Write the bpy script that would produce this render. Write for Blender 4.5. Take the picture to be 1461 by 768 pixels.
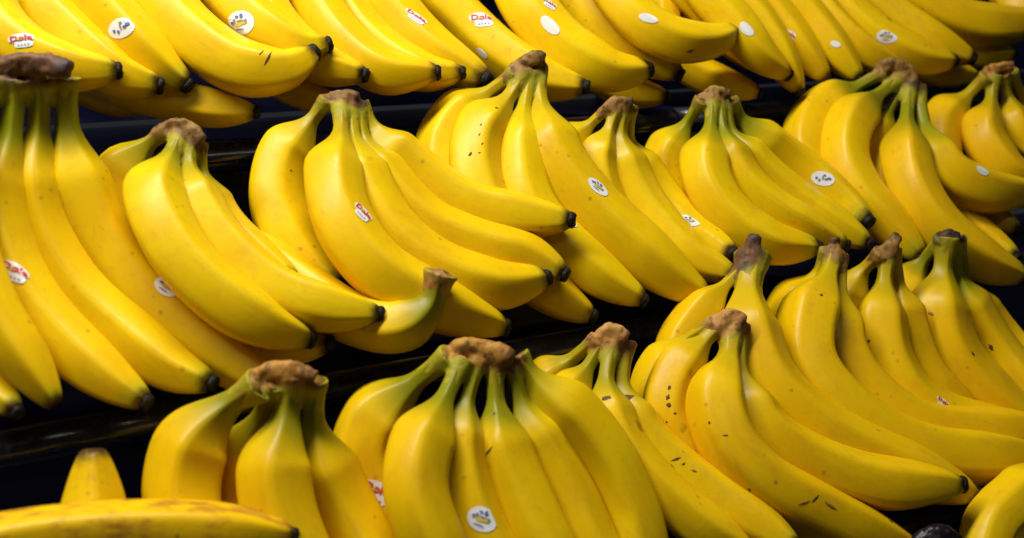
import bpy, math, random
import numpy as np
from mathutils import Vector, noise
from mathutils.bvhtree import BVHTree

random.seed(7); np.random.seed(7)
for o in list(bpy.data.objects): bpy.data.objects.remove(o, do_unlink=True)
SC = bpy.context.scene
COL = SC.collection

# ------------------------------------------------------------------ camera
CAM_H = 1.30                      # camera height in metres
PITCH = math.radians(14.3)        # looking down
FPX, W0, H0 = 1600.0, 1461.0, 768.0
cam_d = bpy.data.cameras.new('camera'); cam = bpy.data.objects.new('camera', cam_d); COL.objects.link(cam)
cam.location = (0, 0, CAM_H); cam.rotation_euler = (math.radians(90) - PITCH, 0, 0)
cam_d.sensor_width = 36; cam_d.lens = 36 * FPX / W0
cam_d.clip_start = 0.02; cam_d.clip_end = 100
cam_d.dof.use_dof = True; cam_d.dof.focus_distance = 0.70; cam_d.dof.aperture_fstop = 7.0
SC.camera = cam

# ------------------------------------------------------------------ axes of the display
YAW = math.radians(60.3)
D = np.array([math.sin(YAW), math.cos(YAW), 0.0])        # along the shelves
NV = np.array([math.cos(YAW), -math.sin(YAW), 0.0])      # out of the shelves, to the aisle
ZV = np.array([0, 0, 1.0]); ORG = np.array([0, 0, CAM_H])
def uwz(u, w, z): return ORG + D * u + NV * w + ZV * z

# ------------------------------------------------------------------ light (indoor shop lamps above the display)
wd = bpy.data.worlds.new('World'); SC.world = wd; wd.use_nodes = True
wd.node_tree.nodes['Background'].inputs[0].default_value = (0.85, 0.9, 1.0, 1)
wd.node_tree.nodes['Background'].inputs[1].default_value = 0.022
def area(name, u, w, z, sx, sy, power, aim, col):
    l = bpy.data.lights.new(name, 'AREA'); l.shape = 'RECTANGLE'; l.size = sx; l.size_y = sy
    l.energy = power; l.color = col
    o = bpy.data.objects.new(name, l); COL.objects.link(o)
    p = Vector(uwz(u, w, z)); t = Vector(uwz(*aim))
    zax = (p - t).normalized(); xax = Vector(D); xax = (xax - zax * xax.dot(zax)).normalized(); yax = zax.cross(xax)
    from mathutils import Matrix
    m = Matrix((xax, yax, zax)).transposed().to_4x4(); m.translation = p
    o.matrix_world = m
    return o
area('display_lamp_row', -0.04, -0.58, 0.68, 1.0, 0.12, 17.0, (0.12, -0.64, -0.15), (1.0, 0.95, 0.84))
area('ceiling_lamp_row', 0.2, 1.1, 1.75, 2.4, 0.06, 4.6, (0.35, -0.62, -0.15), (1.0, 0.94, 0.84))
SC.view_settings.view_transform = 'Standard'; SC.view_settings.look = 'None'
SC.view_settings.exposure = -0.10; SC.view_settings.gamma = 1.0
SC.render.engine = 'CYCLES'
SC.cycles.max_bounces = 8; SC.cycles.diffuse_bounces = 5

# ------------------------------------------------------------------ node helpers
class NT:
    def __init__(s, name):
        s.m = bpy.data.materials.new(name); s.m.use_nodes = True
        s.t = s.m.node_tree; s.n = s.t.nodes; s.b = s.n['Principled BSDF']
    def add(s, typ, **kw):
        n = s.n.new(typ)
        for k, v in kw.items():
            if k.startswith('i_'):
                key = k[2:]; key = int(key) if key.isdigit() else key
                s.inp(n, key, v)
            else: setattr(n, k, v)
        return n
    def inp(s, n, key, v):
        i = n.inputs[key]
        if hasattr(v, 'is_linked') or isinstance(v, bpy.types.NodeSocket): s.t.links.new(v, i)
        else: i.default_value = v
    def math(s, op, a, b=0.0, c=0.0, clamp=False):
        n = s.n.new('ShaderNodeMath'); n.operation = op; n.use_clamp = clamp
        for k, v in enumerate((a, b, c)): s.inp(n, k, v)
        return n.outputs[0]
    def mix(s, f, a, b, mode='MIX'):
        n = s.n.new('ShaderNodeMix'); n.data_type = 'RGBA'; n.blend_type = mode
        s.inp(n, 0, f); s.inp(n, 6, a); s.inp(n, 7, b)
        return n.outputs[2]
    def ramp(s, f, lo, hi):
        n = s.n.new('ShaderNodeMapRange'); n.interpolation_type = 'SMOOTHSTEP'
        s.inp(n, 0, f); n.inputs[1].default_value = lo; n.inputs[2].default_value = hi
        return n.outputs[0]
    def noise(s, vec, scale, detail=3, rough=.5, dist=0):
        n = s.n.new('ShaderNodeTexNoise'); s.inp(n, 'Vector', vec); s.inp(n, 'Scale', scale)
        n.inputs['Detail'].default_value = detail; n.inputs['Roughness'].default_value = rough
        n.inputs['Distortion'].default_value = dist
        return n.outputs[0]
    def attr(s, name):
        n = s.n.new('ShaderNodeAttribute'); n.attribute_name = name; return n.outputs['Fac']
    def bump(s, h, strength, dist):
        n = s.n.new('ShaderNodeBump'); s.inp(n, 'Height', h)
        n.inputs['Strength'].default_value = strength; n.inputs['Distance'].default_value = dist
        s.t.links.new(n.outputs[0], s.b.inputs['Normal'])
RGB = lambda r, g, b: (r, g, b, 1)

def mat_peel():
    s = NT('banana_peel')
    tc = s.n.new('ShaderNodeTexCoord'); oi = s.n.new('ShaderNodeObjectInfo')
    rnd = oi.outputs['Random']
    sep = s.n.new('ShaderNodeSeparateColor'); s.t.links.new(oi.outputs['Color'], sep.inputs[0])
    green, spots, warm = sep.outputs[0], sep.outputs[1], sep.outputs[2]
    off = s.add('ShaderNodeVectorMath', operation='ADD')
    s.t.links.new(tc.outputs['Object'], off.inputs[0])
    cmb = s.n.new('ShaderNodeCombineXYZ')
    s.inp(cmb, 0, s.math('MULTIPLY', rnd, 7.3)); s.inp(cmb, 1, s.math('MULTIPLY', rnd, 3.1)); s.inp(cmb, 2, s.math('MULTIPLY', rnd, 11.7))
    s.t.links.new(cmb.outputs[0], off.inputs[1])
    P = off.outputs[0]
    stemd, tipd, ridge = s.attr('stem_dist'), s.attr('tip_dist'), s.attr('ridge')   # in radii
    ang, alo = s.attr('around'), s.attr('along')
    # body colour, broad and fine mottling
    n1 = s.noise(P, 22, 3); n2 = s.noise(P, 130, 4, .6)
    body = s.mix(s.ramp(n1, .3, .7), RGB(.765, .495, .0020), RGB(.81, .582, .0028))
    body = s.mix(s.math('MULTIPLY', warm, .8), body, RGB(.77, .42, .0025))  # warmer tone per bunch; orange shade of the dimmer tiers is put in here
    body = s.mix(s.math('MULTIPLY', s.ramp(n2, .50, .72), .34), body, RGB(.68, .37, .006))
    # the ridges: slightly tan
    body = s.mix(s.math('MULTIPLY', s.math('MULTIPLY', s.ramp(ridge, .80, 1.0), s.ramp(s.noise(P, 40, 3), .35, .7)), .45), body, RGB(.62, .33, .012))
    # green at the neck and close to the blossom end
    nz = s.math('MULTIPLY', s.math('SUBTRACT', n1, .5), 1.6)
    gn = s.math('SUBTRACT', 1.0, s.ramp(s.math('ADD', stemd, nz), -.45, 1.6))
    gn = s.math('MULTIPLY', gn, s.math('ADD', .38, s.math('MULTIPLY', green, .95)), clamp=True)
    body = s.mix(gn, body, RGB(.22, .225, .005))
    gt = s.math('SUBTRACT', 1.0, s.ramp(s.math('ADD', tipd, s.math('MULTIPLY', nz, .4)), .15, .95))
    body = s.mix(s.math('MULTIPLY', gt, s.math('ADD', .06, s.math('MULTIPLY', green, .75)), clamp=True), body, RGB(.36, .42, .014))
    # stem end towards the crown goes tan and brown
    sb = s.math('SUBTRACT', 1.0, s.ramp(s.math('ADD', s.attr('crown_dist'), s.math('MULTIPLY', nz, .5)), .0, .9))
    body = s.mix(s.math('MULTIPLY', sb, .85), body, RGB(.22, .105, .022))
    # brown end ring
    te = s.math('SUBTRACT', 1.0, s.ramp(s.math('ADD', tipd, s.math('MULTIPLY', s.math('SUBTRACT', n2, .5), .5)), -.02, .46))
    body = s.mix(te, body, RGB(.035, .02, .010))
    # scuffs stretched along the finger
    cv = s.n.new('ShaderNodeCombineXYZ')
    s.inp(cv, 0, s.math('MULTIPLY', alo, 2.6)); s.inp(cv, 1, s.math('MULTIPLY', ang, 5.0)); s.inp(cv, 2, s.math('MULTIPLY', rnd, 50.0))
    sc = s.noise(cv.outputs[0], 3.2, 5, .65)
    scm = s.math('MULTIPLY', s.ramp(sc, .63, .74), s.math('ADD', .16, s.math('MULTIPLY', spots, .60)))
    body = s.mix(scm, body, RGB(.40, .19, .03))
    cb = s.n.new('ShaderNodeCombineXYZ')
    s.inp(cb, 0, s.math('MULTIPLY', alo, 1.3)); s.inp(cb, 1, s.math('MULTIPLY', ang, 3.0)); s.inp(cb, 2, s.math('MULTIPLY', rnd, 31.0))
    bz = s.noise(cb.outputs[0], 2.6, 6, .68)
    body = s.mix(s.math('MULTIPLY', s.ramp(bz, .44, .62), s.math('SUBTRACT', 1.0, oi.outputs['Alpha'])), body, RGB(.44, .20, .016))
    body = s.mix(s.math('MULTIPLY', s.ramp(bz, .60, .70), s.math('MULTIPLY', s.math('SUBTRACT', 1.0, oi.outputs['Alpha']), .8)), body, RGB(.14, .055, .012))
    # freckles and small dark bruises
    v = s.n.new('ShaderNodeTexVoronoi'); s.inp(v, 'Vector', P); v.inputs['Scale'].default_value = 95
    fr = s.math('SUBTRACT', 1.0, s.ramp(v.outputs[0], .06, .17))
    gate = s.ramp(s.noise(P, 34, 2), .52, .64)
    fr = s.math('MULTIPLY', s.math('MULTIPLY', fr, gate), s.math('ADD', .25, s.math('MULTIPLY', spots, .6)))
    body = s.mix(fr, body, RGB(.16, .07, .015))
    v2 = s.n.new('ShaderNodeTexVoronoi'); s.inp(v2, 'Vector', P); v2.inputs['Scale'].default_value = 21
    br = s.math('SUBTRACT', 1.0, s.ramp(s.math('ADD', v2.outputs[0], s.math('MULTIPLY', s.math('SUBTRACT', n2, .5), .16)), .05, .10))
    br = s.math('MULTIPLY', br, s.math('MULTIPLY', s.ramp(s.noise(P, 9, 1), .54, .60), s.math('ADD', .2, spots), clamp=True))
    body = s.mix(br, body, RGB(.07, .03, .010))
    s.t.links.new(body, s.b.inputs['Base Color'])
    s.b.inputs['Roughness'].default_value = .46
    s.t.links.new(s.math('ADD', .27, s.math('MULTIPLY', n2, .16)), s.b.inputs['Roughness'])
    s.b.inputs['Specular IOR Level'].default_value = .21
    h = s.math('ADD', s.math('MULTIPLY', s.noise(P, 420, 2), .25), s.math('MULTIPLY', sc, .6))
    s.bump(h, .12, .0015)
    return s.m

def mat_crown(name, a, b, c):
    s = NT(name); tc = s.n.new('ShaderNodeTexCoord'); P = tc.outputs['Object']
    n1 = s.noise(P, 55, 5, .65, .6); n2 = s.noise(P, 190, 4, .6)
    col = s.mix(s.ramp(n1, .34, .62), a, b)
    col = s.mix(s.math('MULTIPLY', s.ramp(n2, .50, .66), .75), col, c)
    col = s.mix(s.math('MULTIPLY', s.ramp(s.math('ADD', s.attr('spine'), s.math('MULTIPLY', s.math('SUBTRACT', n1, .5), .5)), .72, .95), .8), col, c)
    aw = s.math('ADD', s.attr('away'), s.math('MULTIPLY', s.math('SUBTRACT', n1, .5), 1.6))
    stem = s.mix(s.ramp(n2, .3, .7), RGB(.26, .25, .010), RGB(.38, .33, .012))
    col = s.mix(s.ramp(aw, 1.35, 2.6), col, stem)
    s.t.links.new(col, s.b.inputs['Base Color'])
    s.b.inputs['Roughness'].default_value = .34 if 'black' in name else .58; s.b.inputs['Specular IOR Level'].default_value = .3
    s.bump(s.math('ADD', n1, s.math('MULTIPLY', n2, .5)), .5, .002)
    return s.m

def mat_tip():
    s = NT('blossom_end'); tc = s.n.new('ShaderNodeTexCoord'); P = tc.outputs['Object']
    n = s.noise(P, 260, 4, .6)
    s.t.links.new(s.mix(s.ramp(n, .4, .7), RGB(.004, .0035, .0045), RGB(.016, .011, .010)), s.b.inputs['Base Color'])
    s.b.inputs['Roughness'].default_value = .6; s.b.inputs['Specular IOR Level'].default_value = .25; s.bump(n, .7, .002)
    return s.m

def mat_flat(name, col, rough=.45):
    s = NT(name); tc = s.n.new('ShaderNodeTexCoord')
    n = s.noise(tc.outputs['Object'], 400, 2)
    dark = tuple(c * .9 for c in col[:3]) + (1,)
    s.t.links.new(s.mix(n, dark, col), s.b.inputs['Base Color']); s.b.inputs['Roughness'].default_value = rough
    return s.m

def mat_shelf():
    s = NT('black_plastic'); tc = s.n.new('ShaderNodeTexCoord'); P = tc.outputs['Object']
    n = s.noise(P, 300, 3, .6); big = s.noise(P, 9, 4, .6); dust = s.noise(P, 70, 5, .7)
    col = s.mix(s.ramp(big, .35, .7), RGB(.004, .006, .034), RGB(.007, .009, .050))
    col = s.mix(s.math('MULTIPLY', s.ramp(dust, .60, .80), .25), col, RGB(.05, .045, .05))
    s.t.links.new(col, s.b.inputs['Base Color'])
    s.t.links.new(s.math('ADD', .08, s.math('MULTIPLY', big, .24)), s.b.inputs['Roughness'])
    s.b.inputs['Specular IOR Level'].default_value = .5
    s.bump(s.math('ADD', n, s.math('MULTIPLY', big, 1.5)), .07, .0015)
    return s.m

def mat_lip_glint():  # scuffed grey, lightened so the lip's highlight line is in the colour
    s = NT('lip_glint'); tc = s.n.new('ShaderNodeTexCoord'); P = tc.outputs['Object']
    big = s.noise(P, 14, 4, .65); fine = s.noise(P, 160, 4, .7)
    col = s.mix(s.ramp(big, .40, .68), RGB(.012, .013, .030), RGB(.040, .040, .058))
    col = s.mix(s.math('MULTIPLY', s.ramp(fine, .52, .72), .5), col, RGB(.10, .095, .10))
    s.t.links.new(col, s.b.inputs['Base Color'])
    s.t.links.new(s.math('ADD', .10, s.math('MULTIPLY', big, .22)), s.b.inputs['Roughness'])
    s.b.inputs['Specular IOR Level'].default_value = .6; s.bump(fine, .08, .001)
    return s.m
PEEL = mat_peel(); TIP = mat_tip(); SHELF = mat_shelf(); LIP_GLINT = mat_lip_glint()
CROWN = {
 'brown':  mat_crown('crown_brown', RGB(.20, .095, .022), RGB(.32, .18, .040), RGB(.040, .020, .012)),
 'orange': mat_crown('crown_orange', RGB(.34, .15, .022), RGB(.46, .23, .036), RGB(.085, .034, .014)),
 'dark':   mat_crown('crown_dark', RGB(.030, .018, .016), RGB(.10, .05, .025), RGB(.012, .009, .011)),
 'black':  mat_crown('crown_black', RGB(.005, .005, .009), RGB(.011, .009, .014), RGB(.004, .004, .007)),
 'deep':   mat_crown('crown_deep', RGB(.10, .048, .026), RGB(.19, .085, .032), RGB(.045, .028, .030)),
 'tan':    mat_crown('crown_tan', RGB(.40, .19, .045), RGB(.50, .28, .07), RGB(.15, .06, .02)),
}
STW = mat_flat('sticker_white', RGB(.82, .84, .86)); STR = mat_flat('sticker_red', RGB(.62, .035, .02))
STB = mat_flat('sticker_blue', RGB(.12, .15, .42)); STY = mat_flat('sticker_yellow', RGB(.72, .50, .03)); STG = mat_flat('sticker_grey', RGB(.22, .24, .26))

# ------------------------------------------------------------------ object helpers
def link_mesh(name, verts, faces, mats, parent=None, smooth=True, midx=None, origin=(0, 0, 0)):
    org = np.array(origin, float)
    me = bpy.data.meshes.new(name)
    me.from_pydata([tuple(np.array(v, float) - org) for v in verts], [], faces)
    for m in (mats if isinstance(mats, (list, tuple)) else [mats]): me.materials.append(m)
    if smooth: me.polygons.foreach_set('use_smooth', [True] * len(me.polygons))
    if midx is not None: me.polygons.foreach_set('material_index', midx)
    me.update()
    o = bpy.data.objects.new(name, me); COL.objects.link(o)
    if parent is not None: o.parent = parent
    else: o.location = org
    return o
def tag(o, label, cat, group=None):
    o['label'] = label; o['category'] = cat
    if group: o['group'] = group

# ------------------------------------------------------------------ the stepped stand
LIP1 = np.array([-.691, -.0947]); LIP2 = np.array([-.570, -.2178]); STEP = LIP2 - LIP1
LIPS = {k: LIP1 + STEP * (k - 1) for k in range(-1, 5)}
SL = STEP / np.linalg.norm(STEP); BN2 = np.array([-SL[1], SL[0]])          # bed normal in (w,z)
BED = float(BN2 @ LIP1)
def build_stand():
    root = bpy.data.objects.new('display_stand', None); COL.objects.link(root)
    root['kind'] = 'structure'; root['label'] = 'black plastic stepped display stand under the banana bunches'
    us = -0.75
    rnd = random.Random(3)
    for k in range(-1, 5):
        w, z = LIPS[k]; wb = LIPS[k - 1][0] if k > -1 else w + (LIPS[0] - LIPS[1])[0]
        # tread boards of about 0.6 m, each with a rounded nose, a hair's breadth apart
        u = us + rnd.uniform(-.1, .1)
        while u < 2.2:
            L = .62; dz = rnd.uniform(-.0015, .0015); dw = rnd.uniform(-.0015, .0015)
            th, r = .019, .013
            prof = [(wb + .001, z - th), (wb + .001, z)]
            for a in range(0, 10):
                t = math.radians(90 - 10 * a); prof.append((w - r + r * math.cos(t), z - r + r * math.sin(t)))
            for a in range(0, 4):
                t = math.radians(0 - 30 * a); prof.append((w - .005 + .005 * math.cos(t), z - th + .005 + .005 * math.sin(t)))
            n = len(prof); V = []; F = []
            NS = 12
            for q in range(NS + 1):
                uu = u + L * q / NS * .998
                for (pw, pz) in prof: V.append(uwz(uu, pw + dw, pz + dz))
            for q in range(NS):
                for j in range(n):
                    F.append((q * n + j, q * n + (j + 1) % n, (q + 1) * n + (j + 1) % n, (q + 1) * n + j))
            F.append(tuple(range(n))[::-1]); F.append(tuple(range(NS * n, NS * n + n)))
            o = link_mesh('tread_board', V, F, SHELF, root)
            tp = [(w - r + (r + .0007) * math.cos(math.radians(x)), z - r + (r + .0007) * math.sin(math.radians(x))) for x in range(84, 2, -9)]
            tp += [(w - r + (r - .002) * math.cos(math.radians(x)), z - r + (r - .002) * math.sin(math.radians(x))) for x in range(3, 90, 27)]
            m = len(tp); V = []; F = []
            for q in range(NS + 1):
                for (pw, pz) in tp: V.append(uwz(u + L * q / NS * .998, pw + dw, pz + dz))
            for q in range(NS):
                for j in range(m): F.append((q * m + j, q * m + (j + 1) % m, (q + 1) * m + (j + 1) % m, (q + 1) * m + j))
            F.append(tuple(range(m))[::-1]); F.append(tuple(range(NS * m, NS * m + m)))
            link_mesh('lip_glint', V, F, LIP_GLINT, o)  # strip added over the nose to carry the painted lip highlight
            u += L + .0015
        # riser panel below this nose
        w0, w1 = w - .022, w - .012; z1 = z - .0165; z0 = z + STEP[1] + .0005
        V = [uwz(a, b, c) for a in (us - .1, 2.25) for b in (w0, w1) for c in (z0, z1)]
        F = [(0, 1, 3, 2), (4, 6, 7, 5), (0, 4, 5, 1), (2, 3, 7, 6), (0, 2, 6, 4), (1, 5, 7, 3)]
        link_mesh('riser_panel', V, F, SHELF, root, smooth=False)
build_stand()

# ------------------------------------------------------------------ the bunches
# outlines of every finger: centre line, half width, and what sets it apart
BUNCHES = [
 # ---- upper tier (crowns above the frame)
 dict(n='T1', tier='T', crown_off=(30, -195), g=.45, label='bunch in the upper left corner with an oval sticker on its greenish finger', f=[
  ([(-15, 15), (35, 72), (100, 98), (166, 101)], 38, dict(st=[('red', (30, 57), (17, 12), 10)])),
  ([(50, -5), (105, 58), (165, 106), (226, 122)], 38),
  ([(135, -5), (185, 52), (235, 98), (266, 121)], 38, dict(g=.7, st=[('blue', (173, 40), (19, 13), 22)])),
  ([(40, 60), (105, 112), (165, 138), (228, 146)], 29, dict(p=-5, hm=.012, ht=.012)),
  ([(120, 90), (190, 128), (250, 142), (310, 155), (364, 160)], 30, dict(p=-4, hm=.018, ht=.02)),
 ]),
 dict(n='T2', br=.15, tier='T', crown_off=(215, -190), g=.1, s=.4, label='upper bunch with a dark slash mark near its thick blunt tip', f=[
  ([(225, -10), (275, 52), (345, 96), (410, 98), (446, 76)], 41, dict(mk=[((383, 82), (14, 2.2), 62), ((373, 75), (7, 1.2), 55), ((381, 62), (5, 1.2), 0)])),
  ([(325, -5), (375, 42), (430, 68), (466, 64)], 37, dict(st=[('oval', (343, 33), (20, 17), 5)])),
 ]),
 dict(n='T3', tier='T', crown_off=(440, -190), g=.05, s=.35, label='upper bunch of blunt fingers between the slashed finger and red stickers', f=[
  ([(375, 0), (415, 60), (460, 92), (519, 107)], 33),
  ([(445, -10), (485, 55), (545, 102), (622, 104)], 34),
  ([(500, 20), (550, 75), (605, 103), (658, 104)], 31),
  ([(370, 60), (400, 112), (440, 138), (480, 146)], 27, dict(p=-6, hm=.010, ht=.010)),
 ]),
 dict(n='T4', tier='T', crown_off=(590, -185), g=.05, label='upper bunch with two red stickers behind the tallest brown crown', f=[
  ([(536, -15), (566, 28), (616, 76), (692, 113)], 40, dict(st=[('red', (593, 24), (18, 11), -30)])),
  ([(622, -15), (662, 28), (712, 74), (772, 110), (834, 124)], 34, dict(st=[('red', (687, 27), (18, 14), 5), ('plain', (688, 76), (10, 5), -30)])),
 ]),
 dict(n='T5', tier='T', crown_off=(740, -185), g=.05, label='upper bunch with a blank white oval sticker over two dark tips', f=[
  ([(742, -12), (766, 30), (812, 75), (870, 103), (923, 100)], 38, dict(st=[('plain', (785, 36), (17, 9), -45), ('red', (783, 5), (13, 10), -20)])),
  ([(818, -20), (850, 25), (905, 72), (968, 106)], 34),
  ([(800, 50), (845, 100), (895, 128), (950, 138)], 27, dict(p=-6, hm=.012, ht=.010)),
 ]),
 dict(n='T6', tier='T', crown_off=(850, -165), g=.1, label='upper finger pair crossing to the right with a curled dark underside', pr=-35, f=[
  ([(868, -25), (908, 28), (960, 58), (1010, 60), (1047, 45)], 32, dict(mk=[((985, 73), (8, 3), 10)], st=[('plain', (925, 26), (14, 6), -15)], z=1.2)),
  ([(940, -40), (965, -10), (1010, 20), (1050, 55)], 28, dict(p=-30)),
 ]),
 dict(n='T7', tier='T', crown_off=(1000, -170), g=.1, w=0.30, label='upper bunch with small white sticker left of the tall double crown', f=[
  ([(1002, -20), (1042, 30), (1082, 78), (1123, 106)], 31, dict(st=[('plain', (1066, 41), (12, 8), -40)])),
  ([(962, -35), (1002, 12), (1042, 55), (1088, 98)], 27, dict(p=-2)),
  ([(950, 60), (985, 98), (1025, 118), (1082, 133)], 26, dict(p=-3, hm=.02, ht=.02)),
  ([(1044, -20), (1086, 38), (1122, 98), (1140, 130)], 27),
  ([(1076, -20), (1115, 33), (1150, 80), (1178, 112)], 27, dict(st=[('red', (1126, 49), (10, 7), -30)])),
 ]),
 dict(n='T8', tier='T', crown_off=(1150, -165), g=.15, w=0.30, label='upper right bunch of long fingers with one round white sticker', f=[
  ([(1118, -20), (1157, 30), (1197, 80), (1225, 112)], 27, dict(st=[('plain', (1192, 63), (7, 4), -20)])),
  ([(1150, -20), (1187, 35), (1232, 75), (1285, 98)], 27),
  ([(1184, -20), (1217, 25), (1268, 64), (1320, 84), (1360, 87)], 29, dict(st=[('oval', (1266, 52), (14, 9), -5)])),
  ([(1226, -20), (1267, 18), (1322, 55), (1386, 84)], 29),
  ([(1250, 40), (1290, 80), (1335, 102), (1392, 108)], 24, dict(p=-6, hm=.014, ht=.012)),
 ]),
 dict(n='T9', tier='T', crown_off=(1300, -150), g=.1, w=0.50, label='upper bunch in the right corner with a level shadowed finger', f=[
  ([(1250, -45), (1300, -5), (1370, 30), (1425, 37), (1490, 28)], 33),
  ([(1300, 20), (1345, 55), (1395, 76), (1444, 76)], 25, dict(p=-3)),
  ([(1425, -50), (1440, -5), (1475, 35), (1530, 60)], 26, dict(p=-4)),
 ]),
 # ---- middle tier
 dict(n='M0', sw=0.37, fl=2.3, tier='M', pr=-10, g=.75, hs=.075, w=0.30, label='large bunch at the left edge with long green stems and wide brown crown', crown=([(-25, 112), (15, 95), (60, 92), (100, 100)], [24, 27, 27, 22], 'deep'), f=[
  ([(-5, 115), (-25, 180), (-48, 270), (-42, 360), (-5, 455), (55, 545), (78, 578)], 38, dict(notip=1)),
  ([(22, 115), (14, 200), (-4, 270), (6, 350), (46, 432), (105, 500), (160, 545), (207, 574)], 40, dict(st=[('red', (20, 386), (23, 15), -22)])),
  ([(58, 112), (54, 195), (50, 255), (62, 330), (108, 412), (175, 475), (245, 527), (301, 547)], 41),
  ([(92, 110), (97, 190), (110, 250), (138, 325), (192, 402), (267, 468), (340, 522), (392, 560)], 42, dict(st=[('oval', (238, 410), (18, 13), -30)])),
  ([(-30, 125), (-70, 210), (-95, 320), (-85, 420), (-45, 520), (24, 588)], 36, dict(p=-8)),
 ]),
 dict(n='M1', sw=0.26, tier='M', pr=-5, g=.5, label='bunch left of centre with a bright shoulder and short bent crown', crown=([(226, 190), (248, 176), (275, 186), (291, 202)], [11, 15, 16, 15], 'brown'), f=[
  ([(258, 195), (240, 232), (222, 278), (246, 347), (312, 420), (382, 464), (441, 484)], 43, dict(g=.55)),
  ([(272, 198), (270, 245), (284, 295), (322, 352), (392, 412), (462, 438), (540, 448)], 37),
  ([(286, 205), (290, 255), (310, 308), (360, 360), (420, 400)], 31, dict(p=-6, notip=1)),
  ([(238, 186), (205, 212), (172, 252), (172, 320), (235, 400), (330, 465), (400, 488), (468, 490)], 39, dict(p=-16, mk=[((149, 248), (6, 3), -55)])),
 ]),
 dict(n='L1', tier='M', pr=-16, g=1.0, label='greenish banana with its tan stem stub sticking up between two bunches', crown=([(618, 412), (628, 396), (632, 384)], [15, 17, 16], 'tan'), f=[
  ([(629, 388), (612, 436), (572, 464), (510, 456), (440, 415), (360, 358), (310, 318)], 37, dict(neck=52, sw=.48, z=.5, hs=.05)),
 ]),
 dict(n='M2', sw=0.25, tier='M', pr=-30, g=.4, label='central bunch whose top finger points right with a black tip and red sticker', crown=([(458, 142), (480, 137), (512, 140)], [12, 15, 13], 'brown'), f=[
  ([(487, 145), (485, 202), (476, 248), (487, 312), (534, 380), (610, 428), (660, 450), (717, 467)], 43, dict(st=[('red', (517, 303), (17, 16), -38)])),
  ([(500, 145), (505, 208), (522, 272), (566, 340), (632, 388), (705, 408), (777, 397)], 41),
  ([(510, 148), (522, 208), (556, 265), (612, 320), (682, 350), (752, 366), (804, 391)], 36),
  ([(514, 148), (545, 200), (602, 252), (670, 294), (742, 308), (813, 314)], 37, dict(neck=45)),
  ([(468, 142), (438, 180), (403, 228), (395, 290), (420, 350), (480, 410)], 39, dict(p=-5, mk=[((415, 243), (3, 2), 0, 1)])),
 ]),
 dict(n='M3', sw=0.27, tier='M', pr=-40, g=.25, s=.35, label='bunch with tall crown and freckled shoulder behind the black tipped finger', crown=([(720, 112), (742, 95), (764, 82), (778, 84)], [10, 15, 17, 15], 'brown'), f=[
  ([(748, 105), (718, 150), (685, 190), (677, 232), (692, 290), (738, 372), (790, 420), (843, 452)], 38, dict(mk=[((708, 154), (4, 2.5), 30), ((686, 178), (3, 2), 60, 1), ((684, 192), (4, 2), 70, 1), ((671, 220), (5, 3), 60), ((688, 205), (3, 2), 60, 1), ((684, 218), (2.5, 2), 0, 1)])),
  ([(757, 105), (746, 165), (742, 225), (757, 295), (820, 365), (868, 402), (916, 428)], 36, dict(st=[('plain', (816, 318), (9, 7), -40)])),
  ([(766, 95), (772, 160), (790, 225), (842, 295), (912, 360), (972, 405), (1006, 422)], 42, dict(st=[('oval', (853, 267), (18, 11), -35)])),
  ([(735, 105), (690, 138), (648, 172), (627, 215), (640, 285), (690, 360)], 34, dict(p=-5)),
 ]),
 dict(n='M4', sw=0.30, tier='M', pr=-50, g=.2, s=.3, label='narrow bunch with small tan crown against the shelf and white sticker', crown=([(858, 162), (875, 148), (903, 146)], [10, 14, 13], 'brown'), f=[
  ([(880, 152), (866, 192), (852, 228), (862, 280), (900, 345), (960, 400)], 28),
  ([(890, 152), (884, 200), (896, 252), (932, 312), (985, 365), (1045, 392)], 32),
  ([(898, 152), (897, 208), (926, 264), (978, 325), (1045, 362)], 31, dict(st=[('oval', (982, 315), (18, 8), -12)])),
  ([(870, 152), (838, 182), (808, 210), (800, 260), (830, 320)], 24, dict(p=-5)),
 ]),
 dict(n='M5', sw=0.26, tier='M', pr=-60, g=.7, label='bunch with round sticker on its top finger and green streaked stems', crown=([(996, 142), (1018, 132), (1044, 135)], [11, 14, 12], 'brown'), f=[
  ([(1017, 142), (1012, 192), (1004, 240), (1030, 298), (1092, 345), (1165, 354)], 34),
  ([(1026, 142), (1032, 192), (1052, 247), (1097, 295), (1150, 325), (1205, 350)], 30, dict(st=[('red', (1036, 256), (10, 8), -50)])),
  ([(1034, 144), (1046, 195), (1082, 242), (1140, 290), (1195, 325), (1238, 347)], 30),
  ([(1042, 144), (1066, 182), (1122, 230), (1182, 275), (1238, 316)], 34, dict(neck=38, st=[('blue', (1174, 255), (16, 10), -12)])),
  ([(1002, 142), (976, 184), (950, 228), (955, 290), (995, 345)], 31, dict(p=-5)),
 ]),
 dict(n='M6', sw=0.27, tier='M', pr=-70, g=.7, w=0.45, label='right bunch with tall two-lump crown and thin green stems', crown=([(1250, 100), (1272, 92), (1292, 100), (1306, 122)], [14, 17, 15, 14], 'brown'), f=[
  ([(1284, 112), (1248, 140), (1212, 176), (1203, 222), (1226, 276), (1266, 320), (1312, 366)], 33, dict(neck=48, g=.8)),
  ([(1298, 122), (1293, 180), (1292, 232), (1314, 292), (1354, 340), (1402, 372), (1458, 394)], 35),
  ([(1308, 125), (1322, 190), (1346, 242), (1402, 272), (1480, 274)], 35, dict(st=[('plain', (1402, 243), (10, 6), -25)])),
  ([(1302, 125), (1305, 200), (1330, 270), (1375, 322), (1449, 368)], 28, dict(p=-4)),
  ([(1290, 120), (1266, 165), (1250, 210), (1258, 262), (1300, 330)], 22, dict(p=-5)),
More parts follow.
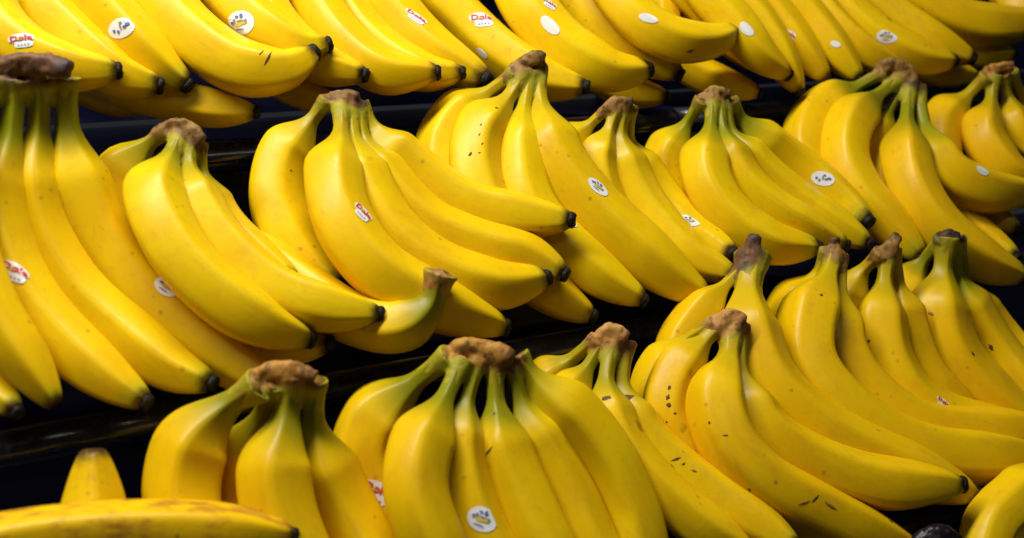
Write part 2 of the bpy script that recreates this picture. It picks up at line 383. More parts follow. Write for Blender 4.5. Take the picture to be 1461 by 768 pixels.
  ([(1262, 102), (1215, 128), (1165, 160), (1145, 205), (1165, 260)], 31, dict(p=-6)),
  ([(1310, 125), (1335, 220), (1385, 290), (1452, 330)], 24, dict(p=-8)),
 ]),
 dict(n='M7', sw=0.28, tier='M', pr=-80, g=.2, w=0.60, label='bunch at the right edge below the corner with reddish crown', crown=([(1398, 112), (1420, 98), (1446, 94)], [10, 13, 13], 'orange'), f=[
  ([(1418, 108), (1412, 152), (1402, 192), (1430, 235), (1480, 262)], 30),
  ([(1430, 105), (1438, 145), (1448, 185), (1490, 230)], 27),
  ([(1442, 103), (1462, 145), (1490, 195), (1530, 230)], 26),
  ([(1408, 108), (1375, 142), (1342, 178), (1345, 225), (1390, 260)], 28, dict(p=-5)),
 ]),
 # ---- lower tier
 dict(n='L2', tier='B', pr=40, g=0, s=.8, w=0.60, label='scuffed banana lying flat across the lower left corner', f=[
  ([(-130, 805), (-50, 788), (40, 771), (150, 760), (255, 758), (340, 762), (416, 766)], 43, dict(br=.9, z=3.5, neck=60)),
 ]),
 dict(n='L3', tier='B', pr=20, g=0, s=.5, w=0.50, label='single banana end pointing straight up in front of the black riser', f=[
  ([(215, 1010), (185, 940), (148, 860), (135, 770), (134, 700), (133, 642)], 50, dict(neck=60, hm=.05, ht=.05, notip=1)),
 ]),
 dict(n='B1', sw=0.34, fl=1.9, tier='B', pr=-20, g=.75, hs=.07, w=0.45, label='lower bunch with flat orange-brown crown near the left', crown=([(352, 556), (380, 532), (420, 526), (452, 538)], [15, 21, 21, 16], 'orange'), f=[
  ([(372, 548), (322, 582), (280, 628), (262, 695), (275, 790), (330, 900)], 54, dict(neck=60)),
  ([(418, 540), (408, 602), (394, 662), (400, 728), (430, 800), (500, 890)], 51),
  ([(446, 542), (447, 612), (463, 672), (492, 735), (535, 805), (600, 880)], 46),
  ([(392, 545), (371, 600), (346, 655), (342, 730), (370, 820)], 38, dict(p=-5)),
 ]),
 dict(n='B2', fl=1.8, sw=0.28, tier='B', pr=-30, g=.85, hs=.07, w=0.30, label='lower centre bunch of six fingers fanned below a ridged brown crown', crown=([(640, 508), (662, 496), (700, 500), (730, 512)], [16, 22, 24, 20], 'orange'), f=[
  ([(660, 515), (630, 578), (600, 642), (594, 705), (625, 790), (690, 870)], 44, dict()),
  ([(682, 515), (664, 580), (656, 635), (664, 695), (705, 790), (770, 870)], 37, dict(st=[('oval', (688, 741), (22, 17), -22)])),
  ([(706, 515), (708, 585), (716, 645), (742, 712), (788, 800), (850, 870)], 43, dict(mk=[((698, 643), (10, 2.5), 45), ((705, 590), (3, 2), 30)])),
  ([(730, 512), (745, 580), (776, 642), (812, 712), (855, 800), (920, 870)], 39),
  ([(738, 508), (768, 550), (818, 602), (862, 662), (893, 730), (915, 810), (960, 880)], 46, dict(neck=40, g=.4)),
  ([(642, 508), (590, 548), (542, 592), (521, 645), (535, 710), (590, 800), (660, 870)], 49, dict(p=-4, neck=75, st=[('red', (536, 701), (22, 20), -20)])),
 ]),
 dict(n='B3', br=.14, sw=0.32, tier='B', pr=-40, g=.5, s=.5, w=0.40, label='lower bunch right of the fan with a blocky tan crown', crown=([(852, 484), (872, 472), (892, 484)], [15, 19, 19], 'tan'), f=[
  ([(874, 488), (864, 552), (880, 622), (930, 690), (1000, 750), (1080, 800)], 36, dict(s=.6, mk=[((865, 568), (10, 5), 0), ((925, 685), (8, 2), -40, 1)])),
  ([(892, 488), (888, 558), (908, 612), (962, 668), (1042, 722), (1135, 782)], 37, dict(s=.8, mk=[((895, 567), (13, 7), 20), ((965, 655), (9, 2.5), 20), ((958, 665), (6, 2), -40), ((975, 662), (4, 2), 30), ((990, 672), (5, 2), -20, 1)])),
  ([(862, 486), (834, 530), (806, 570), (800, 640), (840, 700)], 29, dict(p=-5)),
  ([(852, 484), (810, 518), (772, 550), (765, 620), (800, 690)], 29, dict(p=-6)),
 ]),
 dict(n='B5', br=.16, tier='B', pr=-48, g=.25, s=.8, w=0.50, label='lower right bunch in front with marked long finger and round tan crown', crown=([(1020, 466), (1044, 452), (1060, 460)], [15, 22, 19], 'tan'), f=[
  ([(1046, 462), (1038, 518), (1022, 564), (1036, 622), (1086, 684), (1162, 728), (1245, 766), (1310, 790)], 43, dict(sw=.33, mk=[((1163, 711), (9, 2), 35), ((1185, 722), (15, 3), -28, 1), ((1147, 717), (12, 1.5), 15, 1), ((1069, 699), (3, 3), 0), ((1035, 621), (6, 2), 0, 1), ((1012, 603), (2.5, 2.5), 0), ((1271, 744), (6, 3.5), 20)])),
  ([(1054, 465), (1058, 542), (1086, 608), (1152, 655), (1250, 688), (1370, 692)], 39),
  ([(1030, 462), (1000, 492), (964, 536), (952, 590), (980, 652), (1050, 720)], 36, dict(p=-4, s=1, mk=[((955, 553), (4.5, 3), 80), ((953, 567), (5, 4), 80), ((954, 578), (5, 4.5), 60), ((963, 590), (3, 2.5), 0), ((951, 602), (2, 2), 0)])),
  ([(1020, 460), (972, 492), (934, 540), (932, 596), (970, 660)], 31, dict(p=-6)),
 ]),
 dict(n='B4', sw=0.30, tier='B', pr=-60, g=.2, s=.4, w=0.55, label='lower right bunch with long dark split crown rising behind its neighbour', crown=([(1052, 398), (1066, 370), (1078, 336)], [14, 18, 15], 'deep'), f=[
  ([(1074, 365), (1066, 425), (1070, 485), (1100, 550), (1172, 615), (1272, 665), (1388, 706)], 44, dict(sw=.42)),
  ([(1062, 380), (1028, 415), (990, 455), (965, 500), (980, 570)], 29, dict(p=-5)),
 ]),
 dict(n='B6', sw=0.29, tier='B', pr=-70, g=.2, s=.3, w=0.55, label='right bunch with narrow upright brown stem stub and wide shoulder', crown=([(1191, 384), (1192, 360), (1190, 340)], [14, 16, 13], 'brown'), f=[
  ([(1191, 360), (1178, 402), (1154, 455), (1152, 515), (1192, 572), (1262, 622), (1350, 650), (1485, 650)], 42, dict(mk=[((1172, 421), (3, 3), 0)])),
  ([(1197, 365), (1200, 430), (1205, 500), (1245, 560), (1320, 605), (1500, 612)], 34, dict(p=-3)),
  ([(1184, 358), (1164, 400), (1130, 442), (1116, 495), (1135, 570)], 36, dict(p=-5)),
 ]),
 dict(n='B7', sw=0.28, tier='B', pr=-80, g=.2, s=.35, w=0.60, label='right bunch with ragged brown crown and smooth pear-shaped shoulder', crown=([(1250, 368), (1268, 352), (1282, 334)], [11, 16, 12], 'brown'), f=[
  ([(1267, 355), (1261, 412), (1256, 465), (1268, 520), (1302, 570), (1370, 605), (1490, 620)], 38, dict(mk=[((1239, 487), (4, 3), 20)], st=[('red', (1345, 574), (11, 8), -40)])),
  ([(1258, 360), (1228, 390), (1206, 432), (1212, 492), (1245, 565)], 31, dict(p=-5)),
  ([(1276, 355), (1284, 415), (1294, 470), (1325, 540), (1390, 590)], 27, dict(p=-6, notip=1)),
 ]),
 dict(n='B8', sw=0.29, tier='B', pr=-90, g=.75, s=.45, w=0.45, label='far right bunch with small black crown and dark green stem', crown=([(1342, 342), (1356, 333), (1370, 336)], [9, 11, 9], 'dark'), f=[
  ([(1351, 338), (1343, 396), (1336, 452), (1356, 512), (1412, 572), (1490, 618)], 43, dict(g=.35, mk=[((1328, 448), (6, 3), -30, 1), ((1388, 505), (5, 3), -40), ((1318, 505), (8, 3), -60, 1)])),
  ([(1361, 338), (1366, 402), (1392, 462), (1442, 530), (1500, 590)], 33, dict(g=1, mk=[((1414, 496), (6, 3.5), -50)])),
  ([(1367, 340), (1382, 412), (1432, 485), (1500, 560)], 28),
  ([(1345, 340), (1312, 378), (1286, 422), (1292, 485)], 29, dict(p=-5)),
 ]),
 dict(n='B9', tier='B', pr=10, g=.1, w=0.30, label='bunch cut off by the lower right corner with pale rounded shoulders', crown=([(1500, 640), (1530, 622), (1560, 628)], [14, 20, 17], 'brown'), f=[
  ([(1525, 632), (1478, 690), (1446, 740), (1438, 810), (1465, 900)], 41, dict(neck=40)),
  ([(1512, 640), (1455, 704), (1412, 748), (1402, 805), (1425, 900)], 35, dict(p=2, neck=40)),
  ([(1540, 635), (1520, 700), (1490, 750), (1482, 820), (1505, 900)], 38, dict(p=-2)),
 ]),
 dict(n='B10', tier='B', pr=15, g=.1, w=.3, label='bunch below the frame of which only a blackened crown shows', crown=([(1305, 778), (1335, 764), (1368, 772)], [20, 24, 18], 'black'), f=[
  ([(1330, 775), (1330, 850), (1325, 920), (1360, 1000)], 42, dict(neck=55)),
  ([(1350, 775), (1370, 850), (1395, 920), (1450, 1000)], 42, dict(neck=55)),
 ]),
]


# ------------------------------------------------------------------ pixel spline -> depth -> finger
def ray(p):
    x = (p[0] - W0 / 2) / FPX; y = (H0 / 2 - p[1]) / FPX
    return np.array([x, math.cos(PITCH) + y * math.sin(PITCH), -math.sin(PITCH) + y * math.cos(PITCH)])
def bed_depth(p, h):
    r = ray(p); rn = BN2 @ np.array([r @ NV, r[2]])
    return (BED + h) / rn
def crspline(P, n):
    P = np.array(P, float)
    if len(P) == 2: P = np.array([P[0], P.mean(0), P[1]])
    A = np.vstack([2 * P[0] - P[1], P, 2 * P[-1] - P[-2]])
    out = []
    for i in range(1, len(A) - 2):
        p0, p1, p2, p3 = A[i - 1:i + 3]
        t0 = 0; t1 = t0 + np.linalg.norm(p1 - p0) ** .5; t2 = t1 + np.linalg.norm(p2 - p1) ** .5; t3 = t2 + np.linalg.norm(p3 - p2) ** .5
        for t in np.linspace(t1, t2, 24, endpoint=False):
            a1 = (t1 - t) / (t1 - t0) * p0 + (t - t0) / (t1 - t0) * p1; a2 = (t2 - t) / (t2 - t1) * p1 + (t - t1) / (t2 - t1) * p2
            a3 = (t3 - t) / (t3 - t2) * p2 + (t - t2) / (t3 - t2) * p3
            b1 = (t2 - t) / (t2 - t0) * a1 + (t - t0) / (t2 - t0) * a2; b2 = (t3 - t) / (t3 - t1) * a2 + (t - t1) / (t3 - t1) * a3
            out.append((t2 - t) / (t2 - t1) * b1 + (t - t1) / (t2 - t1) * b2)
    out.append(P[-1]); out = np.array(out)
    s = np.r_[0, np.cumsum(np.linalg.norm(np.diff(out, axis=0), axis=1))]
    q = np.linspace(0, s[-1], n)
    return np.stack([np.interp(q, s, out[:, k]) for k in (0, 1)], 1), s[-1], s[::24][:len(P)]

NSAMP = 15
class Finger: pass
FINGERS = []
for bi, b in enumerate(BUNCHES):
    for fi, f in enumerate(b['f']):
        F = Finger(); F.b = bi; F.i = fi; o = f[2] if len(f) > 2 else {}
        F.o = o; F.R = f[1]; pts = [np.array(p, float) for p in f[0]]
        if b.get('crown_off'):
            C = np.array(b['crown_off'], float) + np.array([fi * 9 - 4 * len(b['f']), 0]); P0 = pts[0]
            tan = (pts[0] - pts[1]) / np.linalg.norm(pts[0] - pts[1])
            neck = P0 * .42 + C * .58 + tan * 14 + np.array([-10, 0])
            pts = [C, neck] + pts
        F.pts = pts; F.stem = not o.get('nostem')
        F.px, F.len, ks = crspline(pts, NSAMP)
        F.neck = (o.get('neck') or ks[1]) if F.stem else 0
        tier = {'T': 0, 'M': 1000, 'B': 2000}[b['tier']]
        F.pr = tier + b.get('pr', -bi * 10) - fi * .5 + o.get('p', 0)
        t = np.linspace(0, 1, NSAMP)
        hs = o.get('hs', b.get('hs', .052)); hm = o.get('hm', .030); ht = o.get('ht', .036)
        h = hs * 2 * (t - .5) * (t - 1) - hm * 4 * t * (t - 1) + ht * 2 * t * (t - .5)
        F.rays = np.array([ray(p) for p in F.px]); F.s0 = np.array([bed_depth(p, hh) for p, hh in zip(F.px, h)])
        F.t = t; F.B = np.stack([2 * (t - .5) * (t - 1), -4 * t * (t - 1), 2 * t * (t - .5)], 1)
        F.k = np.zeros(3) - o.get('z', 0) * .01
        FINGERS.append(F)

def rad_px(F, q):                                   # radius in pixels at arc position q (pixels)
    R = F.R; r = R
    x = min(1, max(0, (F.len - q) / (2.9 * R)))
    r = R * (.33 + .67 * math.sin(x * math.pi / 2) ** .80)
    if F.stem:
        x = (q - (F.neck - .45 * R)) / (BUNCHES[F.b].get('fl', 1.6) * R); x = min(1, max(0, x)); x = x * x * (3 - 2 * x)
        st = R * F.o.get('sw', BUNCHES[F.b].get('sw', .29)) * (1.0 + .18 * max(0, 1 - q / (.8 * R)))
        r = min(r, st + (R - st) * x)
    else:
        x = min(1, max(0, q / (1.3 * R))); r = min(r, R * (.35 + .65 * math.sin(x * math.pi / 2)))
    r *= .97 + .04 * math.sin(math.pi * q / F.len)
    return r
for F in FINGERS: F.rp = np.array([rad_px(F, F.len * t) for t in F.t])

def relax(iters=70):
    n = len(FINGERS); fid = np.repeat(np.arange(n), NSAMP)
    PX = np.concatenate([F.px for F in FINGERS]); PR = np.array([F.pr for F in FINGERS])[fid]
    RP = np.concatenate([F.rp for F in FINGERS]); BI = np.array([F.b for F in FINGERS])[fid]
    NK = np.concatenate([(F.t * F.len < F.neck + .6 * F.R) if F.stem else np.zeros(NSAMP, bool) for F in FINGERS])
    d = np.linalg.norm(PX[:, None] - PX[None], axis=2)
    need = .96 * (RP[:, None] + RP[None])
    ok = (d < need) & (fid[:, None] != fid[None]) & (PR[:, None] > PR[None])
    ok &= ~((BI[:, None] == BI[None]) & (NK[:, None] | NK[None]))
    I, J = np.nonzero(ok); gap = np.sqrt(need[I, J] ** 2 - d[I, J] ** 2)
    for it in range(iters):
        S = np.concatenate([F.s0 + F.B @ F.k for F in FINGERS])
        req = gap / FPX * .5 * (S[I] + S[J]); pen = req - (S[J] - S[I])
        m = pen > 0
        push = np.zeros(len(S)); 
        np.minimum.at(push, I[m], -.5 * pen[m]); pb = np.zeros(len(S)); np.maximum.at(pb, J[m], .5 * pen[m])
        push = push + pb
        b0 = {}
        for q, F in enumerate(FINGERS):
            v = push[q * NSAMP:(q + 1) * NSAMP]
            g = np.array([np.sum(v * np.clip(F.B[:, c], 0, None)) / 3.0 for c in range(3)])
            F.k = F.k * .985 + .30 * g
            F.k = np.clip(F.k, -.05, .032)
            b0.setdefault(F.b, []).append(F.k[0])
        for F in FINGERS: F.k[0] = np.mean(b0[F.b])
    for F in FINGERS: F.S = F.s0 + F.B @ F.k
relax()

# ------------------------------------------------------------------ build one finger
NR, NA = 52, 40
def finger_mesh(F):
    px, L, _ = crspline(F.pts, NR); q = np.linspace(0, F.len, NR); t = q / F.len
    S = np.interp(t, F.t, F.S)
    S = np.convolve(np.r_[[2*S[0]-S[3], 2*S[0]-S[2], 2*S[0]-S[1]], S, [2*S[-1]-S[-2], 2*S[-1]-S[-3], 2*S[-1]-S[-4]]], np.array([1,2,3,4,3,2,1])/16., 'valid')
    C = ORG + np.array([ray(p) for p in px]) * S[:, None]
    rr = np.array([rad_px(F, x) for x in q]) / FPX * S
    rng = random.Random(F.b * 100 + F.i); ph = rng.uniform(0, 6.28); seed = Vector((rng.uniform(0, 50), rng.uniform(0, 50), rng.uniform(0, 50)))
    T = np.gradient(C, axis=0); T /= np.linalg.norm(T, axis=1)[:, None]
    view = (C[NR // 2] - ORG); view /= np.linalg.norm(view)
    N = view - T[0] * (view @ T[0]); N /= np.linalg.norm(N)
    Nq = N.copy()
    for i in range(NR // 2 + 1): Nq = Nq - T[i] * (Nq @ T[i]); Nq /= np.linalg.norm(Nq)
    Bq = np.cross(T[NR // 2], Nq); G = ZV * .85 - view * .55
    ph = math.atan2(G @ Bq, G @ Nq) + math.pi / 5 + rng.uniform(-.30, .30)      # one ridge lies uppermost
    fac = [ph + 2 * math.pi * (f + rng.uniform(-.10, .10)) / 5 for f in range(5)]
    PG = [1.0 / sum(max(0, math.cos(2 * math.pi * j / NA - f)) ** 26 for f in fac) ** (1 / 26.) for j in range(NA)]
    mp = sum(PG) / NA; PG = [x / mp for x in PG]; PGL, PGH = min(PG), max(PG)
    V = []; al = []; rd = []; ar = []; st = []; tp = []; cd = []
    Rm = F.R
    for i in range(NR):
        N = N - T[i] * (N @ T[i]); N /= np.linalg.norm(N); Bv = np.cross(T[i], N)
        # ridges are stronger near the neck and the blossom end
        e = .25 * (1 + math.cos(math.pi * min(1, abs(q[i] - (F.neck + Rm)) / (2.6 * Rm)))) + .35 * (1 + math.cos(math.pi * min(1, (F.len - q[i]) / (2.8 * Rm))))
        bl = min(1.0, .62 + .22 * e)
        for j in range(NA):
            a = 2 * math.pi * j / NA
            pg = PG[j]; c5 = (pg - PGL) / (PGH - PGL) * 2 - 1
            k = (1 - bl) + bl * pg
            nz = noise.noise(Vector(C[i]) * 28 + Vector((math.cos(a), math.sin(a), 0)) * .6 + seed) * .028
            V.append(C[i] + (N * math.cos(a) + Bv * math.sin(a)) * rr[i] * (k + nz))
            al.append(t[i] * F.len / Rm / 6); rd.append(.5 + .5 * c5); ar.append(a / (2 * math.pi) if j <= NA / 2 else 1 - a / (2 * math.pi))
            st.append((q[i] - F.neck) / Rm if F.stem else 9.); tp.append((F.len - q[i]) / Rm); cd.append(q[i] / Rm if F.stem else 9.)
    Fc = [(i * NA + j, i * NA + (j + 1) % NA, (i + 1) * NA + (j + 1) % NA, (i + 1) * NA + j) for i in range(NR - 1) for j in range(NA)]
    Fc.append(tuple(range(NA))[::-1]); Fc.append(tuple(range((NR - 1) * NA, NR * NA)))
    # blossom end: a ragged black stub
    tv = []; tf = []; NB = 14; prof = [(-.10, .90), (.02, 1.02), (.18, 1.0), (.34, .90), (.42, .66), (.38, .30)]
    r0 = rr[-1]; E = C[-1]; Tt = T[-1]
    for (dx, kr) in prof:
        for j in range(NB):
            a = 2 * math.pi * j / NB; w = 1 + rng.uniform(-.09, .09)
            tv.append(E + Tt * (dx * r0 * 1.65 * (1 + rng.uniform(-.12, .12))) + (N * math.cos(a) + Bv * math.sin(a)) * r0 * kr * w)
    for i in range(len(prof) - 1):
        for j in range(NB): tf.append((i * NB + j, i * NB + (j + 1) % NB, (i + 1) * NB + (j + 1) % NB, (i + 1) * NB + j))
    tf.append(tuple(range((len(prof) - 1) * NB, len(prof) * NB)))
    return V, Fc, dict(along=al, ridge=rd, around=ar, stem_dist=st, tip_dist=tp, crown_dist=cd), tv, tf, C, rr

def add_attrs(o, A):
    for k, v in A.items():
        a = o.data.attributes.new(k, 'FLOAT', 'POINT'); a.data.foreach_set('value', np.array(v, np.float32))

def crown_object(name, path, rad, depth, seed, fs, mat, parent, org):
    """brown cushion that joins the stems: spine tube plus a collar round every stem, fused"""
    V = []; F = []; sv = Vector((seed * 3.1, seed * 1.7, seed)); rng = random.Random(int(seed * 10))
    def tube(C, rr, m=14, pw=2.0, cap=True):
        b0 = len(V); n = len(C); T = np.gradient(C, axis=0); T /= np.linalg.norm(T, axis=1)[:, None]
        up = C.mean(0) - ORG; up /= np.linalg.norm(up)
        for i in range(n):
            N = up - T[i] * (up @ T[i]); N /= np.linalg.norm(N); B = np.cross(T[i], N)
            for j in range(m):
                a = 2 * math.pi * j / m; c, s_ = math.cos(a), math.sin(a)
                c = math.copysign(abs(c) ** (2 / pw), c); s_ = math.copysign(abs(s_) ** (2 / pw), s_)
                V.append(C[i] + (N * c * .92 + B * s_) * rr[i])
        for i in range(n - 1):
            for j in range(m): F.append((b0 + i * m + j, b0 + i * m + (j + 1) % m, b0 + (i + 1) * m + (j + 1) % m, b0 + (i + 1) * m + j))
        F.append(tuple(range(b0, b0 + m))[::-1]); F.append(tuple(range(b0 + (n - 1) * m, b0 + n * m)))
    px, L, _ = crspline(path, 14); rads = np.interp(np.linspace(0, 1, 14), np.linspace(0, 1, len(rad)), rad)
    SC_ = np.array([ORG + ray(p) * depth for p in px]); SR = rads / FPX * depth * .62
    tube(SC_, SR, 16, 3.0)
    for Fg in fs:
        if not Fg.stem: continue
        Lc = min(Fg.neck * .9, 1.3 * Fg.R); q = np.linspace(0, Lc, 9)
        t = q / Fg.len; pp, _, _ = crspline(Fg.pts, 160)
        pc = np.stack([np.interp(t, np.linspace(0, 1, 160), pp[:, k]) for k in (0, 1)], 1)
        S = np.interp(t, Fg.t, Fg.S); C = ORG + np.array([ray(p) for p in pc]) * S[:, None]
        rr = np.array([rad_px(Fg, x) for x in q]) / FPX * S * np.interp(np.linspace(0, 1, 9), [0, .35, 1], [1.36, 1.16, .93])
        tube(C, rr)
    me = bpy.data.meshes.new('tmp'); me.from_pydata([tuple(v - org) for v in V], [], F)
    ob = bpy.data.objects.new('tmp', me); COL.objects.link(ob)
    md = ob.modifiers.new('r', 'REMESH'); md.mode = 'VOXEL'; md.voxel_size = .0011
    sm = ob.modifiers.new('s', 'SMOOTH'); sm.iterations = 4; sm.factor = .5
    bpy.context.view_layer.update()
    m2 = bpy.data.meshes.new_from_object(ob.evaluated_get(bpy.context.evaluated_depsgraph_get())); bpy.data.objects.remove(ob); bpy.data.meshes.remove(me)
    n = len(m2.vertices); co = np.empty(n * 3); m2.vertices.foreach_get('co', co); co = co.reshape(-1, 3)
    no = np.empty(n * 3); m2.vertices.foreach_get('normal', no); no = no.reshape(-1, 3); W = co + org
    dd = np.linalg.norm(W[:, None] - SC_[None], axis=2) / SR[None]; dm = dd.min(1)
    for i in range(n):
        p = Vector(W[i]); d = noise.noise(p * 75 + sv) * .0017 + noise.noise(p * 210 + sv) * .0009 + noise.noise(Vector((p.x * 420, p.y * 420, p.z * 90)) + sv) * .0007
        fade = min(1, max(.15, 2.0 - dm[i])); co[i] += no[i] * d * fade
    m2.vertices.foreach_set('co', co.ravel()); m2.name = name
    sp = dd.argmin(1) / 13.0
    a = m2.attributes.new('spine', 'FLOAT', 'POINT'); a.data.foreach_set('value', sp.astype(np.float32))
    a = m2.attributes.new('away', 'FLOAT', 'POINT'); a.data.foreach_set('value', dm.astype(np.float32))
    m2.materials.clear(); m2.materials.append(mat); m2.polygons.foreach_set('use_smooth', [True] * len(m2.polygons)); m2.update()
    o = bpy.data.objects.new(name, m2); COL.objects.link(o)
    o.parent = parent
    return o

# ------------------------------------------------------------------ stickers, cut to the curve of the peel
def text_tris(body):
    cu = bpy.data.curves.new('txt', 'FONT'); cu.body = body; cu.align_x = 'CENTER'; cu.align_y = 'CENTER'; cu.resolution_u = 2; cu.offset = .035
    o = bpy.data.objects.new('txt', cu); COL.objects.link(o); bpy.context.view_layer.update()
    me = o.evaluated_get(bpy.context.evaluated_depsgraph_get()).to_mesh(); me.calc_loop_triangles()
    V = [tuple(v.co[:2]) for v in me.vertices]; T = [tuple(t.vertices) for t in me.loop_triangles]
    bpy.data.objects.remove(o); bpy.data.curves.remove(cu)
    w = max(v[0] for v in V) - min(v[0] for v in V)
    return [(v[0] / w, v[1] / w) for v in V], T
DOLE = text_tris('Dole')
def disc(cx, cy, a, b, n=16, power=2.0, rings=3):
    V = [(cx, cy)]; T = []
    for r in range(1, rings + 1):
        for j in range(n):
            t = 2 * math.pi * j / n; c, s_ = math.cos(t), math.sin(t)
            V.append((cx + a * r / rings * math.copysign(abs(c) ** (2 / power), c), cy + b * r / rings * math.copysign(abs(s_) ** (2 / power), s_)))
    for j in range(n): T.append((0, 1 + j, 1 + (j + 1) % n))
    for r in range(rings - 1):
        for j in range(n):
            a0 = 1 + r * n + j; a1 = 1 + r * n + (j + 1) % n
            T += [(a0, a0 + n, a1 + n), (a0, a1 + n, a1)]
    return V, T
BRUISE = mat_flat('bruise_brown', RGB(.10, .042, .012), .7); SCUFF = mat_flat('scuff_tan', RGB(.30, .14, .03), .7)
def make_mark(px, size, ang, bvh, parent, org, mat, seed):
    """a dry bruise in the peel, ragged outline"""
    hit, nrm, _, dist = bvh.ray_cast(Vector(ORG), Vector(ray(px)).normalized())
    if hit is None: print('MARK MISS', px); return
    nrm = nrm.normalized()
    if nrm.dot(hit - Vector(ORG)) > 0: nrm = -nrm
    X = Vector((1, 0, 0)); Y = Vector((0, math.sin(PITCH), math.cos(PITCH))); ca, sa = math.cos(math.radians(ang)), math.sin(math.radians(ang))
    ax = X * ca + Y * sa; ax = (ax - nrm * ax.dot(nrm)).normalized(); ay = nrm.cross(ax); rg = random.Random(seed)
    (dv, dt) = disc(0, 0, 1, 1, 14, 2, 2); V = []
    for x, y in dv:
        k = 1 + rg.uniform(-.28, .28); y2 = y * k * (1 - .5 * x * x)
        p = hit + ax * (x * k * .8 * size[0] / FPX * dist) + ay * (y2 * .72 * size[1] / FPX * dist)
        co, nn, _, _ = bvh.find_nearest(p)
        if nn.dot(nrm) < 0: nn = -nn
        V.append(tuple(co + nn * (.00012 + .0003 * max(0, 1 - x * x - y * y))))
    link_mesh('bruise', V, dt, mat, parent, True, origin=org)
def make_sticker(kind, px, size, ang, bvh, parent, org):
    hit, nrm, _, dist = bvh.ray_cast(Vector(ORG), Vector(ray(px)).normalized())
    if hit is None: print('STICKER MISS', kind, px); return
    nrm = nrm.normalized(); vd = (hit - Vector(ORG)).normalized()
    if nrm.dot(vd) > 0: nrm = -nrm
    X = Vector((1, 0, 0)); Y = Vector((0, math.sin(PITCH), math.cos(PITCH))); ca, sa = math.cos(math.radians(ang)), math.sin(math.radians(ang))
    ax = X * ca + Y * sa; ax = (ax - nrm * ax.dot(nrm)).normalized(); ay = nrm.cross(ax)
    layers = []
    if kind == 'red':
        layers.append((disc(0, .18, .96, .52, 20, 2.6), 0, .00030)); layers.append((disc(.16, -.52, .70, .36, 16, 3.2), 0, .00036))
        tv, tt = DOLE; layers.append((([(x * 1.62, y * 1.62 + .16) for x, y in tv], tt), 1, .00062))
        layers.append((disc(-.17, .08, .13, .13, 10, 2, 1), 3, .00082))
        for q in range(4): layers.append((disc(-.22 + q * .24, -.58, .085, .06, 6, 2, 1), 2, .0007))
    else:
        layers.append((disc(0, 0, 1, 1, 24), 0, .00032))
        if kind == 'oval':
            for q, (x, y, a, b, m) in enumerate([(-.12, -.10, .34, .15, 3), (.24, -.02, .26, .13, 3), (.02, .14, .30, .09, 4), (.40, .12, .10, .16, 4), (-.42, .22, .10, .16, 4),
                                                (.10, .56, .12, .20, 2), (-.22, .52, .14, .10, 2), (-.60, .06, .12, .13, 2), (-.10, -.52, .40, .06, 2)]):
                layers.append((disc(x, y, a, b, 8, 2, 1), m, .00066 + q * .00002))
        elif kind == 'blue':
            for q, (x, y, a, b, m) in enumerate([(-.55, -.05, .11, .18, 2), (-.28, -.28, .10, .20, 2), (-.02, .10, .07, .34, 4), (.25, -.02, .14, .16, 2), (.52, .14, .20, .16, 2), (.08, .50, .12, .12, 4)]):
                layers.append((disc(x, y, a, b, 8, 2, 1), m, .00066 + q * .00002))
    V = []; T = []; M = []
    sx, sy = size
    ux, uy = sx / FPX * dist, sy / FPX * dist
    for (dv, dt), m, lift in layers:
        b0 = len(V)
        for x, y in dv:
            p = hit + ax * (x * ux) + ay * (y * uy)
            co, nn, _, _ = bvh.find_nearest(p)
            if nn.dot(nrm) < 0: nn = -nn
            V.append(tuple(co + nn * lift))
        T += [tuple(b0 + i for i in t) for t in dt]; M += [m] * len(dt)
    link_mesh('sticker', V, T, [STW, STR, STB, STY, STG], parent, False, M, origin=org)

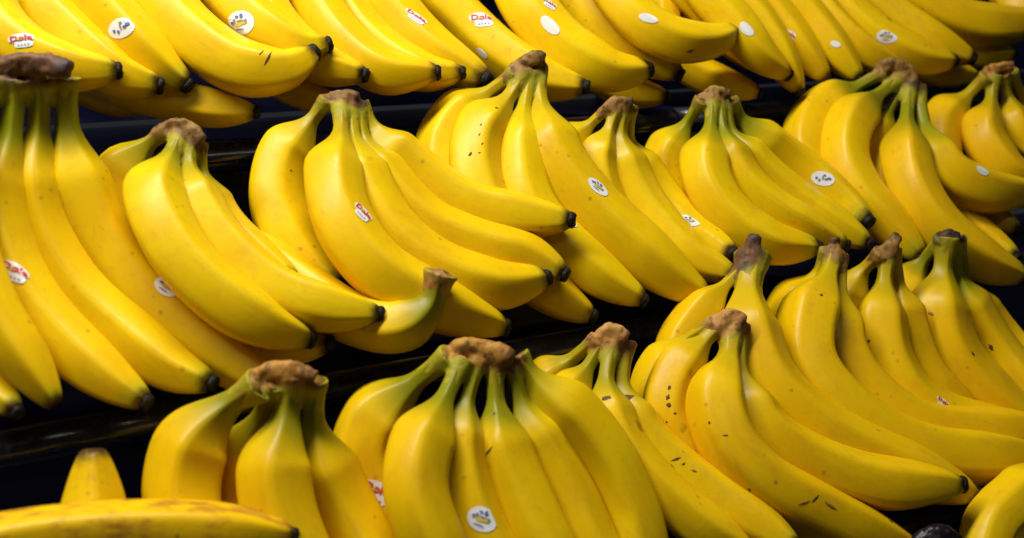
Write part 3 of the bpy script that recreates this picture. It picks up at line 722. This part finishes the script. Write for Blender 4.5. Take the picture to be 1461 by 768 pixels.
# ------------------------------------------------------------------ put the bunches on the stand
for bi, b in enumerate(BUNCHES):
    fs = [F for F in FINGERS if F.b == bi]
    built = [(F,) + finger_mesh(F) for F in fs]
    allv = np.concatenate([np.array(x[1]) for x in built])
    org = np.array([allv[:, 0].mean(), allv[:, 1].mean(), allv[:, 2].min()])
    single = len(fs) == 1
    if not single:
        root = bpy.data.objects.new('banana_bunch', None); COL.objects.link(root); root.location = org; root.empty_display_size = .03
        tag(root, b['label'], 'banana bunch', 'banana bunches on the stepped stand')
    for (F, V, Fc, A, tv, tf, C, rr) in built:
        if single:
            o = link_mesh('banana', V, Fc, PEEL, None, origin=org); tag(o, b['label'], 'banana', 'loose bananas on the stand')
        else: o = link_mesh('banana', V, Fc, PEEL, root, origin=org)
        add_attrs(o, A)
        rg = random.Random(bi * 31 + F.i)
        g = F.o.get('g', b.get('g', .4)) + rg.uniform(-.12, .12); s_ = F.o.get('s', b.get('s', .25)) * rg.uniform(.6, 1.4); w_ = F.o.get('w', b.get('w', .15)) + rg.uniform(-.1, .15)
        o.color = (min(1, max(0, g)), min(1, max(0, s_)), min(1, max(0, w_)), 1 - F.o.get('br', b.get('br', .13)))
        if not F.o.get('notip'):
            link_mesh('blossom_end', tv, tf, TIP, o, origin=org)
        stk = F.o.get('st', [])
        mk = F.o.get('mk', [])
        if stk or mk:
            bvh = BVHTree.FromPolygons([Vector(v) for v in V], Fc)
            for (kind, px, size, ang) in stk: make_sticker(kind, px, size, ang, bvh, o, org)
            for q, m in enumerate(mk): make_mark(m[0], m[1], m[2], bvh, o, org, SCUFF if len(m) > 3 else BRUISE, bi * 50 + F.i * 10 + q)
    if b.get('crown'):
        path, rad, cm = b['crown']
        dep = np.mean([F.S[0] for F in fs if F.stem]) - .002
        crown_object('stem_end' if single else 'crown', path, rad, dep, bi + 1.0, fs, CROWN[cm], o if single else root, org)
    elif b.get('crown_off'):
        c = np.array(b['crown_off'], float); n = len(fs); dep = np.mean([F.S[0] for F in fs]) - .002
        crown_object('crown', [c + (-4 * n - 6, 4), c + (0, -6), c + (5 * n + 6, 4)], [15, 19, 15], dep, bi + 1.0, fs, CROWN['brown'], root, org)
